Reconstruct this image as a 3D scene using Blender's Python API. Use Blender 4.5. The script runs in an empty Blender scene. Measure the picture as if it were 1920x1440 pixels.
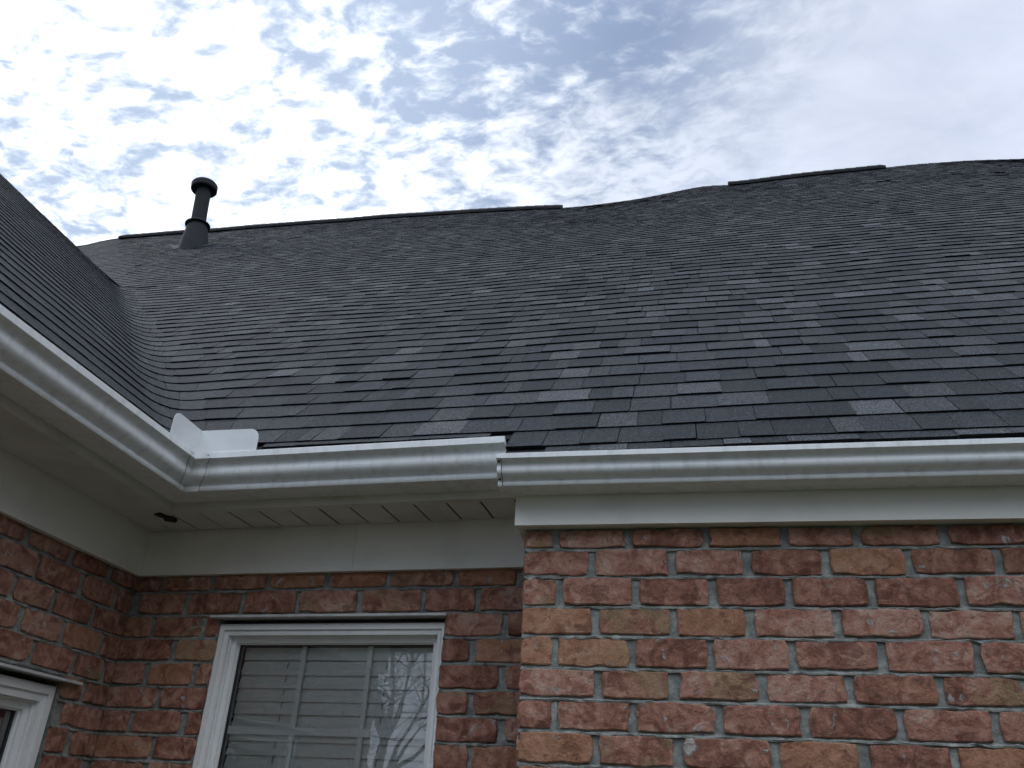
import bpy, math, random
import numpy as np
from mathutils import Matrix, Vector

# ------------------------------------------------------------------ camera, world, sun, exposure
SC = bpy.context.scene
H = 1.75                                     # eye height above the ground; all z below are relative to it
SC.render.resolution_x, SC.render.resolution_y = 1024, 768
FPX = 1582.35                                # focal length in pixels of a 1920 px wide frame
yaw, pit, rol = (math.radians(a) for a in (-11.9484, 27.5059, 2.9696))
Fw = np.array([math.sin(yaw) * math.cos(pit), math.cos(yaw) * math.cos(pit), math.sin(pit)])
_r = np.array([math.cos(yaw), -math.sin(yaw), 0.0])
_u = np.cross(_r, Fw)
Rt = math.cos(rol) * _r + math.sin(rol) * _u
Up = -math.sin(rol) * _r + math.cos(rol) * _u
cam = bpy.data.cameras.new('camera')
cam.sensor_width = 36.0
cam.lens = FPX / 1920 * 36.0
cam.clip_start, cam.clip_end = 0.02, 3000
cam_ob = bpy.data.objects.new('camera', cam)
SC.collection.objects.link(cam_ob)
cam_ob.matrix_world = Matrix(((Rt[0], Up[0], -Fw[0], 0), (Rt[1], Up[1], -Fw[1], 0), (Rt[2], Up[2], -Fw[2], H), (0, 0, 0, 1)))
SC.camera = cam_ob
SC.view_settings.view_transform = 'Standard'
SC.view_settings.look = 'None'
SC.view_settings.gamma = 1
SC.view_settings.use_curve_mapping = False
SC.view_settings.exposure = 0.42
SC.render.engine = 'CYCLES'
SC.cycles.use_denoising = True
SC.cycles.denoising_prefilter = 'FAST'
SC.cycles.use_adaptive_sampling = False
SC.cycles.sample_clamp_indirect = 4.0
SC.cycles.max_bounces = 8

SUN_AZ, SUN_EL = math.radians(-63), math.radians(43)   # azimuth from +Y towards +X
SD = (math.sin(SUN_AZ) * math.cos(SUN_EL), math.cos(SUN_AZ) * math.cos(SUN_EL), math.sin(SUN_EL))


class NT:
    """tiny helper for node trees"""
    def __init__(s, tree):
        s.t = tree; s.n = tree.nodes; s.l = tree.links
    def node(s, kind, **kw):
        nd = s.n.new(kind)
        for k, v in kw.items(): setattr(nd, k, v)
        return nd
    def put(s, sock, v):
        if isinstance(v, bpy.types.NodeSocket): s.l.new(v, sock)
        elif v is not None:
            try: sock.default_value = v
            except Exception: sock.default_value = tuple(v) + (1.0,)
    def math(s, op, a, b=None, c=None, clamp=False):
        nd = s.node('ShaderNodeMath', operation=op, use_clamp=clamp)
        for i, v in enumerate((a, b, c)): s.put(nd.inputs[i], v)
        return nd.outputs[0]
    def vmath(s, op, a, b=None):
        nd = s.node('ShaderNodeVectorMath', operation=op)
        s.put(nd.inputs[0], a)
        if b is not None: s.put(nd.inputs[1], b)
        return nd.outputs['Value'] if op in ('DOT_PRODUCT', 'LENGTH', 'DISTANCE') else nd.outputs[0]
    def noise(s, vec, scale, detail=4, rough=.55, dist=0.0, col=False):
        nd = s.node('ShaderNodeTexNoise')
        s.put(nd.inputs['Vector'], vec)
        nd.inputs['Scale'].default_value = scale; nd.inputs['Detail'].default_value = detail
        nd.inputs['Roughness'].default_value = rough; nd.inputs['Distortion'].default_value = dist
        return nd.outputs['Color' if col else 'Fac']
    def smooth(s, v, a, b):
        nd = s.node('ShaderNodeMapRange', interpolation_type='SMOOTHSTEP')
        s.put(nd.inputs['Value'], v)
        s.put(nd.inputs['From Min'], a); s.put(nd.inputs['From Max'], b)
        return nd.outputs['Result']
    def mix(s, f, a, b, mode='MIX'):
        nd = s.node('ShaderNodeMix', data_type='RGBA', blend_type=mode)
        s.put(nd.inputs['Factor'], f); s.put(nd.inputs['A'], a); s.put(nd.inputs['B'], b)
        for i in nd.inputs:
            pass
        return nd.outputs['Result']
    def mixc(s, f, a, b, mode='MIX'):
        nd = s.node('ShaderNodeMixRGB', blend_type=mode)
        s.put(nd.inputs[0], f)
        for i, v in ((1, a), (2, b)):
            if isinstance(v, bpy.types.NodeSocket): s.l.new(v, nd.inputs[i])
            else: nd.inputs[i].default_value = (v[0], v[1], v[2], 1)
        return nd.outputs[0]


W = bpy.data.worlds.new('World'); SC.world = W; W.use_nodes = True
w = NT(W.node_tree)
for nd in list(w.n): w.n.remove(nd)
tc = w.node('ShaderNodeTexCoord').outputs['Generated']
sep = w.node('ShaderNodeSeparateXYZ'); w.put(sep.inputs[0], tc)
zz = w.math('ADD', w.math('MAXIMUM', sep.outputs[2], 0.0), 0.06)
cmb = w.node('ShaderNodeCombineXYZ')
w.put(cmb.inputs[0], w.math('DIVIDE', sep.outputs[0], zz)); w.put(cmb.inputs[1], w.math('DIVIDE', sep.outputs[1], zz))
uv = cmb.outputs[0]                           # the cloud layer seen from below
nish = w.node('ShaderNodeTexSky', sky_type='NISHITA')
nish.sun_disc = False; nish.sun_elevation = SUN_EL; nish.sun_rotation = SUN_AZ
nish.air_density = 1.0; nish.dust_density = 1.2
sky = w.mixc(1.0, nish.outputs[0], (1.02, 0.92, 0.86), 'MULTIPLY')
sky = w.mixc(0.75, sky, (2.0, 2.75, 4.3))
# streaks run from upper left to lower right: stretch the domain a little
mp = w.node('ShaderNodeMapping'); w.put(mp.inputs['Vector'], uv)
mp.inputs['Rotation'].default_value = (0, 0, math.radians(35)); mp.inputs['Scale'].default_value = (1.0, 1.5, 1.0)
warp = w.noise(uv, 5.0, 3, .5, 0, True)
wv = w.vmath('ADD', mp.outputs[0], w.vmath('SCALE', w.vmath('SUBTRACT', warp, (.5, .5, .5)), None))
for nd in w.n:
    if nd.type == 'VECT_MATH' and nd.operation == 'SCALE': nd.inputs['Scale'].default_value = 0.10
small = w.math('MULTIPLY_ADD', w.noise(wv, 46.0, 6, .6, .2), .30, w.math('MULTIPLY', w.noise(wv, 15.0, 6, .5, 0.35), .72))
big = w.noise(w.vmath('ADD', uv, (3.1, 7.7, 0)), 2.2, 4, .5, .3)
# the layer is broken (small cells) towards the sun and closes to a thin even sheet to the right
ux = w.math('DIVIDE', sep.outputs[0], zz)
sheet = w.smooth(w.math('MULTIPLY_ADD', big, .5, ux), 0.12, 0.56)
gdot = w.vmath('DOT_PRODUCT', tc, SD)
glow = w.smooth(gdot, 0.72, 1.0)
glow2 = w.smooth(gdot, 0.70, 0.93)
blue = w.math('MULTIPLY', w.smooth(ux, -0.62, -0.25), w.math('SUBTRACT', 1.0, w.smooth(ux, -0.02, 0.26)))
vy = w.math('DIVIDE', sep.outputs[1], zz)
blue = w.math('MULTIPLY', blue, w.math('SUBTRACT', 1.0, w.smooth(vy, 0.80, 1.02)))
low = w.smooth(vy, 0.86, 1.15)
dens = w.math('ADD', small, w.math('MULTIPLY_ADD', w.math('SUBTRACT', big, .5), 0.32, w.math('MULTIPLY_ADD', low, 0.075, 0.03)))
dens = w.math('ADD', dens, w.math('MULTIPLY', glow2, -0.038))
dens = w.math('SUBTRACT', dens, w.math('MULTIPLY', blue, 0.125))
cells = w.smooth(dens, w.math('MULTIPLY_ADD', glow2, .015, .35), w.math('MULTIPLY_ADD', glow2, -.06, .70))
thin = w.math('MULTIPLY_ADD', w.noise(wv, 3.2, 6, .6, .5), .75, .42)
cov = w.math('ADD', w.math('MULTIPLY', cells, w.math('SUBTRACT', 1.0, sheet)), w.math('MULTIPLY', thin, sheet), clamp=True)
shade = w.math('MULTIPLY_ADD', w.noise(uv, 2.6, 5, .5, .5), 0.55, 0.72)
ccol = w.mixc(glow2, (6.1, 6.7, 7.7), (11.2, 11.5, 12.1))
ccol = w.mixc(sheet, ccol, (6.3, 6.75, 7.9))
ccol = w.mixc(1.0, ccol, w.node('ShaderNodeCombineColor').outputs[0], 'MULTIPLY')
cc = [nd for nd in w.n if nd.type == 'COMBINE_COLOR'][0]
for i in range(3): w.put(cc.inputs[i], shade)
sky = w.mixc(glow2, sky, (3.9, 4.8, 6.3))
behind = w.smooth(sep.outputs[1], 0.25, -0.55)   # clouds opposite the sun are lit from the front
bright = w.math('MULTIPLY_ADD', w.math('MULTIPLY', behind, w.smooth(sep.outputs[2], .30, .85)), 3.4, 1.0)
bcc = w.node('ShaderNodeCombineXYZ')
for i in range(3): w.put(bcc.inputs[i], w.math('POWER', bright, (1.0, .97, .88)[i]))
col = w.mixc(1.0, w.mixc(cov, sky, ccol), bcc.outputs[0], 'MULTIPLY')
bg = w.node('ShaderNodeBackground'); bg.inputs['Strength'].default_value = 0.10
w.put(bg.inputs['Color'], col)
wo = w.node('ShaderNodeOutputWorld'); w.l.new(bg.outputs[0], wo.inputs[0])

sun = bpy.data.lights.new('sun', 'SUN'); sun.energy = 0.6; sun.angle = math.radians(14); sun.color = (1.0, 0.96, 0.9)
sun_ob = bpy.data.objects.new('sun', sun); SC.collection.objects.link(sun_ob)
sun_ob.rotation_euler = Vector((-SD[0], -SD[1], -SD[2])).to_track_quat('-Z', 'Y').to_euler()

# ------------------------------------------------------------------ helpers
RNG = random.Random(7)
WLOC = {}


def empty(name, loc, parent=None):
    o = bpy.data.objects.new(name, None); o.empty_display_size = .1
    SC.collection.objects.link(o)
    base = WLOC.get(parent.name, (0, 0, 0)) if parent else (0, 0, 0)
    o.location = [loc[i] - base[i] for i in range(3)]
    if parent: o.parent = parent
    WLOC[o.name] = tuple(loc)
    return o


def obj(name, verts, faces, m, parent=None, tones=None, smooth=False, mats=None, midx=None):
    """link one mesh object; verts are relative to eye height, origin at the piece's own centre"""
    v = np.array(verts, float); v[:, 2] += H
    c = (v.min(0) + v.max(0)) / 2
    me = bpy.data.meshes.new(name)
    me.from_pydata((v - c).tolist(), [], faces)
    for mm in (mats or [m]): me.materials.append(mm)
    if midx is not None: me.polygons.foreach_set('material_index', midx)
    if tones is not None:
        a = me.attributes.new('tone', 'FLOAT', 'FACE')
        a.data.foreach_set('value', np.array(tones, np.float32))
    if smooth: me.polygons.foreach_set('use_smooth', [True] * len(me.polygons))
    me.update()
    o = bpy.data.objects.new(name, me); SC.collection.objects.link(o)
    base = WLOC.get(parent.name, (0, 0, 0)) if parent else (0, 0, 0)
    o.location = c - np.array(base)
    if parent: o.parent = parent
    WLOC[o.name] = tuple(c)
    return o


class MB:
    def __init__(s): s.v = []; s.f = []; s.t = []
    def add(s, verts, faces, tone=0.5):
        b = len(s.v); s.v += [tuple(map(float, p)) for p in verts]
        s.f += [tuple(i + b for i in f) for f in faces]; s.t += [tone] * len(faces)
    def box(s, fr, a0, a1, b0, b1, c0, c1):
        """box in a frame fr=(origin, A, B, C)"""
        o, A, B, C = fr
        P = [o + A * a + B * b + C * c for c in (c0, c1) for b in (b0, b1) for a in (a0, a1)]
        s.add(P, [(0, 2, 3, 1), (4, 5, 7, 6), (0, 1, 5, 4), (2, 6, 7, 3), (0, 4, 6, 2), (1, 3, 7, 5)])
    def prism(s, poly, zlo, zhi):
        n = len(poly)
        s.add([(p[0], p[1], zlo) for p in poly] + [(p[0], p[1], zhi) for p in poly],
              [tuple(range(n))[::-1], tuple(range(n, 2 * n))] + [(i, (i + 1) % n, n + (i + 1) % n, n + i) for i in range(n)])
    def tube(s, pts, rad, n=8, cap=True):
        pts = [np.array(p, float) for p in pts]; rings = []
        rad = rad if hasattr(rad, '__len__') else [rad] * len(pts)
        for i, p in enumerate(pts):
            d = pts[min(i + 1, len(pts) - 1)] - pts[max(i - 1, 0)]; d = d / (np.linalg.norm(d) + 1e-9)
            a = np.cross(d, (0, 0, 1) if abs(d[2]) < .9 else (1, 0, 0)); a = a / np.linalg.norm(a); b = np.cross(d, a)
            rings.append([p + rad[i] * (a * math.cos(2 * math.pi * k / n) + b * math.sin(2 * math.pi * k / n)) for k in range(n)])
        base = [q for r in rings for q in r]; fs = []
        for i in range(len(pts) - 1):
            for k in range(n): fs.append((i * n + k, i * n + (k + 1) % n, (i + 1) * n + (k + 1) % n, (i + 1) * n + k))
        if cap: fs += [tuple(range(n))[::-1], tuple((len(pts) - 1) * n + k for k in range(n))]
        s.add(base, fs)
    def build(s, name, m, parent=None, smooth=False, tones=False):
        return obj(name, s.v, s.f, m, parent, s.t if tones else None, smooth)


X3, Y3, Z3 = np.eye(3)
DR = 2.32                                     # right wall brick face (plane y = DR)
PHI = math.radians(-3.7213)                   # the set-back wall is turned slightly
TR = np.array([math.cos(PHI), math.sin(PHI), 0.0]); NR = np.array([-math.sin(PHI), math.cos(PHI), 0.0])
OR_ = 2.62                                    # set-back wall brick face (plane NR.P = OR_)
XL = -1.942                                   # left wing wall brick face (plane x = XL)
fr_right = (np.array([0, DR, 0.0]), X3, Z3, -Y3)           # (origin, along, up, outward)
fr_rec = (NR * OR_, TR, Z3, -NR)
fr_left = (np.array([XL, 0, 0.0]), Y3, Z3, X3)


# ------------------------------------------------------------------ materials
def mat(name):
    m = bpy.data.materials.new(name); m.use_nodes = True
    t = NT(m.node_tree); b = [n for n in t.n if n.type == 'BSDF_PRINCIPLED'][0]
    t.pos = t.node('ShaderNodeNewGeometry').outputs['Position']
    return m, t, b


def bump(t, b, h, strength, dist):
    nd = t.node('ShaderNodeBump'); nd.inputs['Strength'].default_value = strength; nd.inputs['Distance'].default_value = dist
    t.put(nd.inputs['Height'], h); t.l.new(nd.outputs[0], b.inputs['Normal'])


def ramp(t, v, stops):
    nd = t.node('ShaderNodeValToRGB'); t.put(nd.inputs[0], v)
    e = nd.color_ramp.elements
    while len(e) < len(stops): e.new(.5)
    for el, (p, c) in zip(e, stops): el.position = p; el.color = (*c, 1)
    return nd.outputs[0]


def m_paint(name, c, rough=.4, dirt=.08, bmp=.0, scale=6, spec=.5):
    m, t, b = mat(name)
    n = t.noise(t.pos, scale, 5, .6)
    c2 = tuple(x * (1 - dirt * 2.2) for x in c)
    t.put(b.inputs['Base Color'], t.mixc(t.smooth(n, .42, .75), c, c2))
    b.inputs['Roughness'].default_value = rough
    b.inputs['Specular IOR Level'].default_value = spec
    if bmp: bump(t, b, t.noise(t.pos, 60, 3), bmp, .002)
    return m


def m_brick():
    m, t, b = mat('weathered_brick')
    rnd = t.node('ShaderNodeObjectInfo').outputs['Random']
    off = t.node('ShaderNodeCombineXYZ')
    t.put(off.inputs[0], t.math('MULTIPLY', rnd, 91.0)); t.put(off.inputs[1], t.math('MULTIPLY', rnd, 37.0)); t.put(off.inputs[2], t.math('MULTIPLY', rnd, 53.0))
    p = t.vmath('ADD', t.pos, off.outputs[0])
    n1 = t.math('MULTIPLY_ADD', t.noise(t.vmath('ADD', p, (7, 7, 7)), 60, 5, .7, .3), .30, t.math('MULTIPLY_ADD', t.noise(p, 17, 6, .62, 1.2), 1.0, -.15))
    c = ramp(t, t.math('MULTIPLY_ADD', t.math('SUBTRACT', rnd, .5), .16, n1),
             [(.30, (.155, .066, .047)), (.42, (.265, .120, .084)), (.52, (.365, .180, .130)), (.62, (.44, .25, .19)), (.74, (.49, .34, .27))])
    r2 = t.math('FRACT', t.math('MULTIPLY', rnd, 7.31))
    tan_ = t.math('MULTIPLY', t.smooth(t.noise(t.vmath('ADD', p, (9, 4, 2)), 9, 3, .5, .4), .50, .62), t.smooth(r2, .60, .85))
    c = t.mixc(t.math('MULTIPLY', tan_, .52), c, (.30, .235, .13))
    org = t.math('MULTIPLY', t.smooth(t.math('FRACT', t.math('MULTIPLY', rnd, 13.7)), .90, .94), .40)
    c = t.mixc(org, c, (.42, .22, .11))
    dk = t.smooth(t.noise(t.vmath('ADD', p, (3, 8, 1)), 20, 6, .68, .8), .55, .62)
    c = t.mixc(t.math('MULTIPLY', dk, .6), c, (.15, .058, .042))
    blk = t.smooth(t.noise(t.vmath('ADD', p, (1, 2, 7)), 75, 4, .7, .5), .66, .74)
    c = t.mixc(t.math('MULTIPLY', blk, .5), c, (.07, .04, .032))
    smear = t.smooth(t.noise(t.vmath('ADD', p, (5, 5, 5)), 19, 7, .70, .9), .60, .68)
    c = t.mixc(t.math('MULTIPLY', smear, .85), c, (.46, .45, .43))
    fine = t.noise(p, 420, 3, .7)
    c = t.mixc(1.0, c, ramp(t, fine, [(.3, (.62, .62, .62)), (.7, (1.25, 1.25, 1.25))]), 'MULTIPLY')
    t.put(b.inputs['Base Color'], c)
    b.inputs['Roughness'].default_value = .9; b.inputs['Specular IOR Level'].default_value = .25
    hh = t.math('ADD', t.math('MULTIPLY', t.noise(p, 26, 7, .66), 1.1), t.math('MULTIPLY', t.noise(p, 160, 4, .7), .45))
    hh = t.math('ADD', hh, t.math('MULTIPLY', smear, .25))
    bump(t, b, hh, .8, .010)
    return m


def m_mortar():
    m, t, b = mat('grey_mortar')
    c = ramp(t, t.noise(t.pos, 30, 7, .65), [(.3, (.13, .138, .13)), (.5, (.22, .228, .215)), (.7, (.38, .385, .36))])
    red = t.smooth(t.noise(t.vmath('ADD', t.pos, (3, 1, 4)), 24, 4, .6), .60, .72)
    c = t.mixc(t.math('MULTIPLY', red, .35), c, (.22, .12, .09))
    t.put(b.inputs['Base Color'], c); b.inputs['Roughness'].default_value = .95
    b.inputs['Specular IOR Level'].default_value = .2
    bump(t, b, t.math('ADD', t.noise(t.pos, 55, 6, .7), t.math('MULTIPLY', t.noise(t.pos, 260, 3, .7), .4)), .9, .006)
    return m


def m_shingle():
    m, t, b = mat('asphalt_shingle')
    at = t.node('ShaderNodeAttribute', attribute_name='tone')
    c = ramp(t, at.outputs['Fac'], [(0, (.014, .015, .017)), (.5, (.026, .0285, .033)), (.8, (.044, .0465, .051)), (1, (.070, .074, .080))])
    gr = t.math('MULTIPLY_ADD', t.math('SUBTRACT', t.noise(t.pos, 190, 2, .9), .5), .5, t.noise(t.pos, 380, 2, .9))
    c = t.mixc(1.0, c, ramp(t, gr, [(.36, (.22, .22, .22)), (.52, (.80, .80, .80)), (.59, (1.9, 1.9, 1.95)), (.69, (5.2, 5.2, 5.3))]), 'MULTIPLY')
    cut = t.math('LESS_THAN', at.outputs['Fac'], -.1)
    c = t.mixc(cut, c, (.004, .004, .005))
    blotch = t.noise(t.pos, 2.3, 4, .6)
    c = t.mixc(1.0, c, ramp(t, blotch, [(.3, (.88, .87, .89)), (.7, (1.1, 1.12, 1.1))]), 'MULTIPLY')
    moss = t.smooth(t.noise(t.vmath('ADD', t.pos, (2, 2, 9)), 5, 5, .6), .66, .76)
    c = t.mixc(t.math('MULTIPLY', moss, .25), c, (.07, .065, .035))
    t.put(b.inputs['Base Color'], c); b.inputs['Roughness'].default_value = .85
    b.inputs['Specular IOR Level'].default_value = .22
    bump(t, b, gr, .55, .003)
    return m


def m_glass():
    m, t, b = mat('window_glass')
    for n in list(t.n):
        if n.type == 'BSDF_PRINCIPLED': t.n.remove(n)
    out = [n for n in t.n if n.type == 'OUTPUT_MATERIAL'][0]
    tr = t.node('ShaderNodeBsdfTransparent'); tr.inputs[0].default_value = (.93, .95, .94, 1)
    gl = t.node('ShaderNodeBsdfGlossy'); gl.inputs['Roughness'].default_value = .0; gl.inputs['Color'].default_value = (1, 1, 1, 1)
    fr = t.node('ShaderNodeFresnel'); fr.inputs['IOR'].default_value = 1.52
    bn = t.node('ShaderNodeBump'); bn.inputs['Strength'].default_value = .12; bn.inputs['Distance'].default_value = .02
    t.put(bn.inputs['Height'], t.noise(t.pos, 2.2, 2, .5)); t.l.new(bn.outputs[0], gl.inputs['Normal'])
    mx = t.node('ShaderNodeMixShader')
    t.put(mx.inputs[0], t.math('MULTIPLY', fr.outputs[0], 3.4, clamp=True))
    t.l.new(tr.outputs[0], mx.inputs[1]); t.l.new(gl.outputs[0], mx.inputs[2]); t.l.new(mx.outputs[0], out.inputs[0])
    return m


def m_plain(name, c, rough=.8, amt=.25, scale=20):
    m, t, b = mat(name)
    n = t.noise(t.pos, scale, 5, .6)
    t.put(b.inputs['Base Color'], t.mixc(n, tuple(x * (1 - amt) for x in c), tuple(x * (1 + amt) for x in c)))
    b.inputs['Roughness'].default_value = rough
    return m


def m_gutter():
    m, t, b = mat('white_aluminium')
    streak = t.node('ShaderNodeMapping'); t.put(streak.inputs['Vector'], t.pos); streak.inputs['Scale'].default_value = (9, 9, 2)
    n = t.noise(streak.outputs[0], 4, 6, .65)
    c = t.mixc(t.smooth(n, .44, .72), (.80, .82, .835), (.66, .665, .65))
    spk = t.smooth(t.noise(t.pos, 160, 3, .7), .70, .76)
    c = t.mixc(t.math('MULTIPLY', spk, .35), c, (.3, .29, .26))
    t.put(b.inputs['Base Color'], c); b.inputs['Roughness'].default_value = .33
    b.inputs['Specular IOR Level'].default_value = .55
    bump(t, b, t.noise(t.pos, 9, 2, .5), .12, .01)
    return m


def m_grass():
    m, t, b = mat('lawn_ground')
    c = ramp(t, t.noise(t.pos, 1.5, 8, .65), [(.3, (.030, .036, .015)), (.55, (.060, .062, .03)), (.75, (.10, .088, .05))])
    t.put(b.inputs['Base Color'], c); b.inputs['Roughness'].default_value = 1
    return m


MB_BRICK, MB_MORTAR, MB_SH, MB_GLASS, MB_GUT = m_brick(), m_mortar(), m_shingle(), m_glass(), m_gutter()
M_FRIEZE = m_paint('cream_frieze_paint', (.76, .75, .70), .5, .05, .05)
M_SOFFIT = m_paint('vinyl_soffit', (.64, .63, .58), .55, .08, .05)
M_VINYL = m_paint('white_vinyl', (.74, .745, .74), .4, .04, .05)
M_LINTEL = m_paint('painted_steel', (.55, .55, .54), .5, .12, .2, 20)
M_MUNT = m_paint('white_grille', (.90, .91, .90), .5, .02)
M_BLIND = m_paint('blind_slat', (.84, .85, .82), .5, .03)
M_VENT = m_paint('dark_vent_paint', (.020, .023, .026), .8, .1, .1, 6, .2)
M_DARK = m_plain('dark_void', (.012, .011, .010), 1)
M_VOID_SHADE = m_plain('void_shade_backing', (.035, .028, .02), 1)  # dark colour standing for the shade of the void over the soffit
M_DECK = m_plain('roof_underlay', (.012, .012, .014), 1)
M_GASKET = m_plain('black_gasket', (.012, .012, .013), .5)
M_CORD = m_plain('grey_cord', (.10, .10, .10), .8)
M_SHADE_SEALANT = m_plain('hole_shade_and_sealant', (.02, .019, .015), 1, .5, 80)  # near-black for the shade in the soffit hole; also the gutter sealant
M_BARK = m_plain('grey_bark', (.05, .043, .036), .9, .4, 12)
M_SCREW = m_plain('screw_metal', (.45, .45, .46), .3)
M_SCREW.node_tree.nodes['Principled BSDF'].inputs['Metallic'].default_value = .8

# ------------------------------------------------------------------ ground
def ground():
    n = 40; v = []; f = []
    xs = [math.copysign(abs(i) ** 2.4, i) * 600 for i in np.linspace(-1, 1, n)]
    for y in xs:
        for x in xs: v.append((x, y, -H + 0.02 * math.sin(x * .7) * math.cos(y * .5)))
    for j in range(n - 1):
        for i in range(n - 1): f.append((j * n + i, j * n + i + 1, (j + 1) * n + i + 1, (j + 1) * n + i))
    o = obj('ground', v, f, m_grass()); o['kind'] = 'structure'; o['label'] = 'grassy ground around the brick house'
    return o
ground()

house = empty('brick_house', (-0.4275, DR, 0.0))
house['label'] = 'red brick house with dark shingle roof, white gutters and a blind-covered window'
house['category'] = 'house'

# ------------------------------------------------------------------ brick walls
def brick_mesh(fr, a0, a1, b0, b1, proud, depth, rng, n=5):
    """irregular brick: jittered outline, worn edge ring, slightly domed face"""
    o, A, B, C = fr
    w_, h_ = a1 - a0, b1 - b0
    pts = []
    na = max(3, int(w_ / .033)); nb = 3
    for i in range(na): pts.append((a0 + w_ * i / na, b0, 0, 1))
    for i in range(nb): pts.append((a1, b0 + h_ * i / nb, 1, 0))
    for i in range(na): pts.append((a1 - w_ * i / na, b1, 0, -1))
    for i in range(nb): pts.append((a0, b1 - h_ * i / nb, -1, 0))
    outer = []; inner = []
    ca, cb = (a0 + a1) / 2, (b0 + b1) / 2
    chips = [rng.random() < .06 for _ in pts]
    for (a, b, _, _), ch in zip(pts, chips):
        ja, jb = rng.gauss(0, .0016), rng.gauss(0, .0013)
        corner = min(abs(a - a0), abs(a - a1)) < 1e-6 and min(abs(b - b0), abs(b - b1)) < 1e-6
        k = .0028 if corner else 0
        if ch: k += rng.uniform(.002, .007)
        da = -math.copysign(min(k, abs(a - ca) * .5), a - ca) if abs(a - ca) > w_ * .45 else 0
        db = -math.copysign(min(k, abs(b - cb) * .5), b - cb) if abs(b - cb) > h_ * .4 else 0
        oa, ob = a + ja + da, b + jb + db
        outer.append((oa, ob))
        inner.append((oa + (ca - oa) * .0035 / (w_ / 2) * 1.0, ob + (cb - ob) * .003 / (h_ / 2)))
    n_ = len(pts)
    tilt = rng.gauss(0, .0012)
    P = [o + A * a + B * b - C * depth for a, b in outer]
    P += [o + A * a + B * b + C * (proud - .0022) for a, b in outer]
    P += [o + A * a + B * b + C * (proud + rng.gauss(0, .0005) + tilt * (a - ca) / (w_ / 2)) for a, b in inner]
    P += [o + A * ca + B * cb + C * (proud + .0008)]
    F = []
    for i in range(n_):
        j = (i + 1) % n_
        F += [(i, j, n_ + j, n_ + i), (n_ + i, n_ + j, 2 * n_ + j, 2 * n_ + i), (2 * n_ + i, 2 * n_ + j, 3 * n_)]
    return P, F


def px(P):
    """projected size test: where a point lies in a 1920x1440 frame"""
    q = np.array(P); z = q @ Fw
    return 960 + FPX * (q @ Rt) / z, 720 - FPX * (q @ Up) / z, z


def in_frame(P, m=60):
    x, y, z = px(P)
    return z > 0.1 and -m < x < 1920 + m and -m < y < 1440 + m


def bed_strip(mb, fr, a0, a1, zj, rng, half=.0075):
    """weather-struck bed joint: recessed under the brick above, flush and ragged at its lower edge"""
    o, A, B, C = fr
    n = max(2, int((a1 - a0) / .018)); rows = []
    for i in range(n + 1):
        a = a0 + (a1 - a0) * i / n
        r = rng.gauss(0, .0013); q = rng.gauss(0, .0014)
        lip = zj - half + r
        rows.append([o + A * a + B * (zj + half + .004) + C * -.009,
                     o + A * a + B * (zj + half * .25 + q) + C * (-.0065 + rng.gauss(0, .0007)),
                     o + A * a + B * (lip + .0045) + C * (.0008 + rng.gauss(0, .0012)),
                     o + A * a + B * lip + C * (.0002 + rng.gauss(0, .0008)),
                     o + A * a + B * (lip - .003) + C * -.008])
    V = [p for r in rows for p in r]; m_ = 5
    F = [(i * m_ + k, (i + 1) * m_ + k, (i + 1) * m_ + k + 1, i * m_ + k + 1) for i in range(n) for k in range(m_ - 1)]
    mb.add(V, F)


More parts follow.
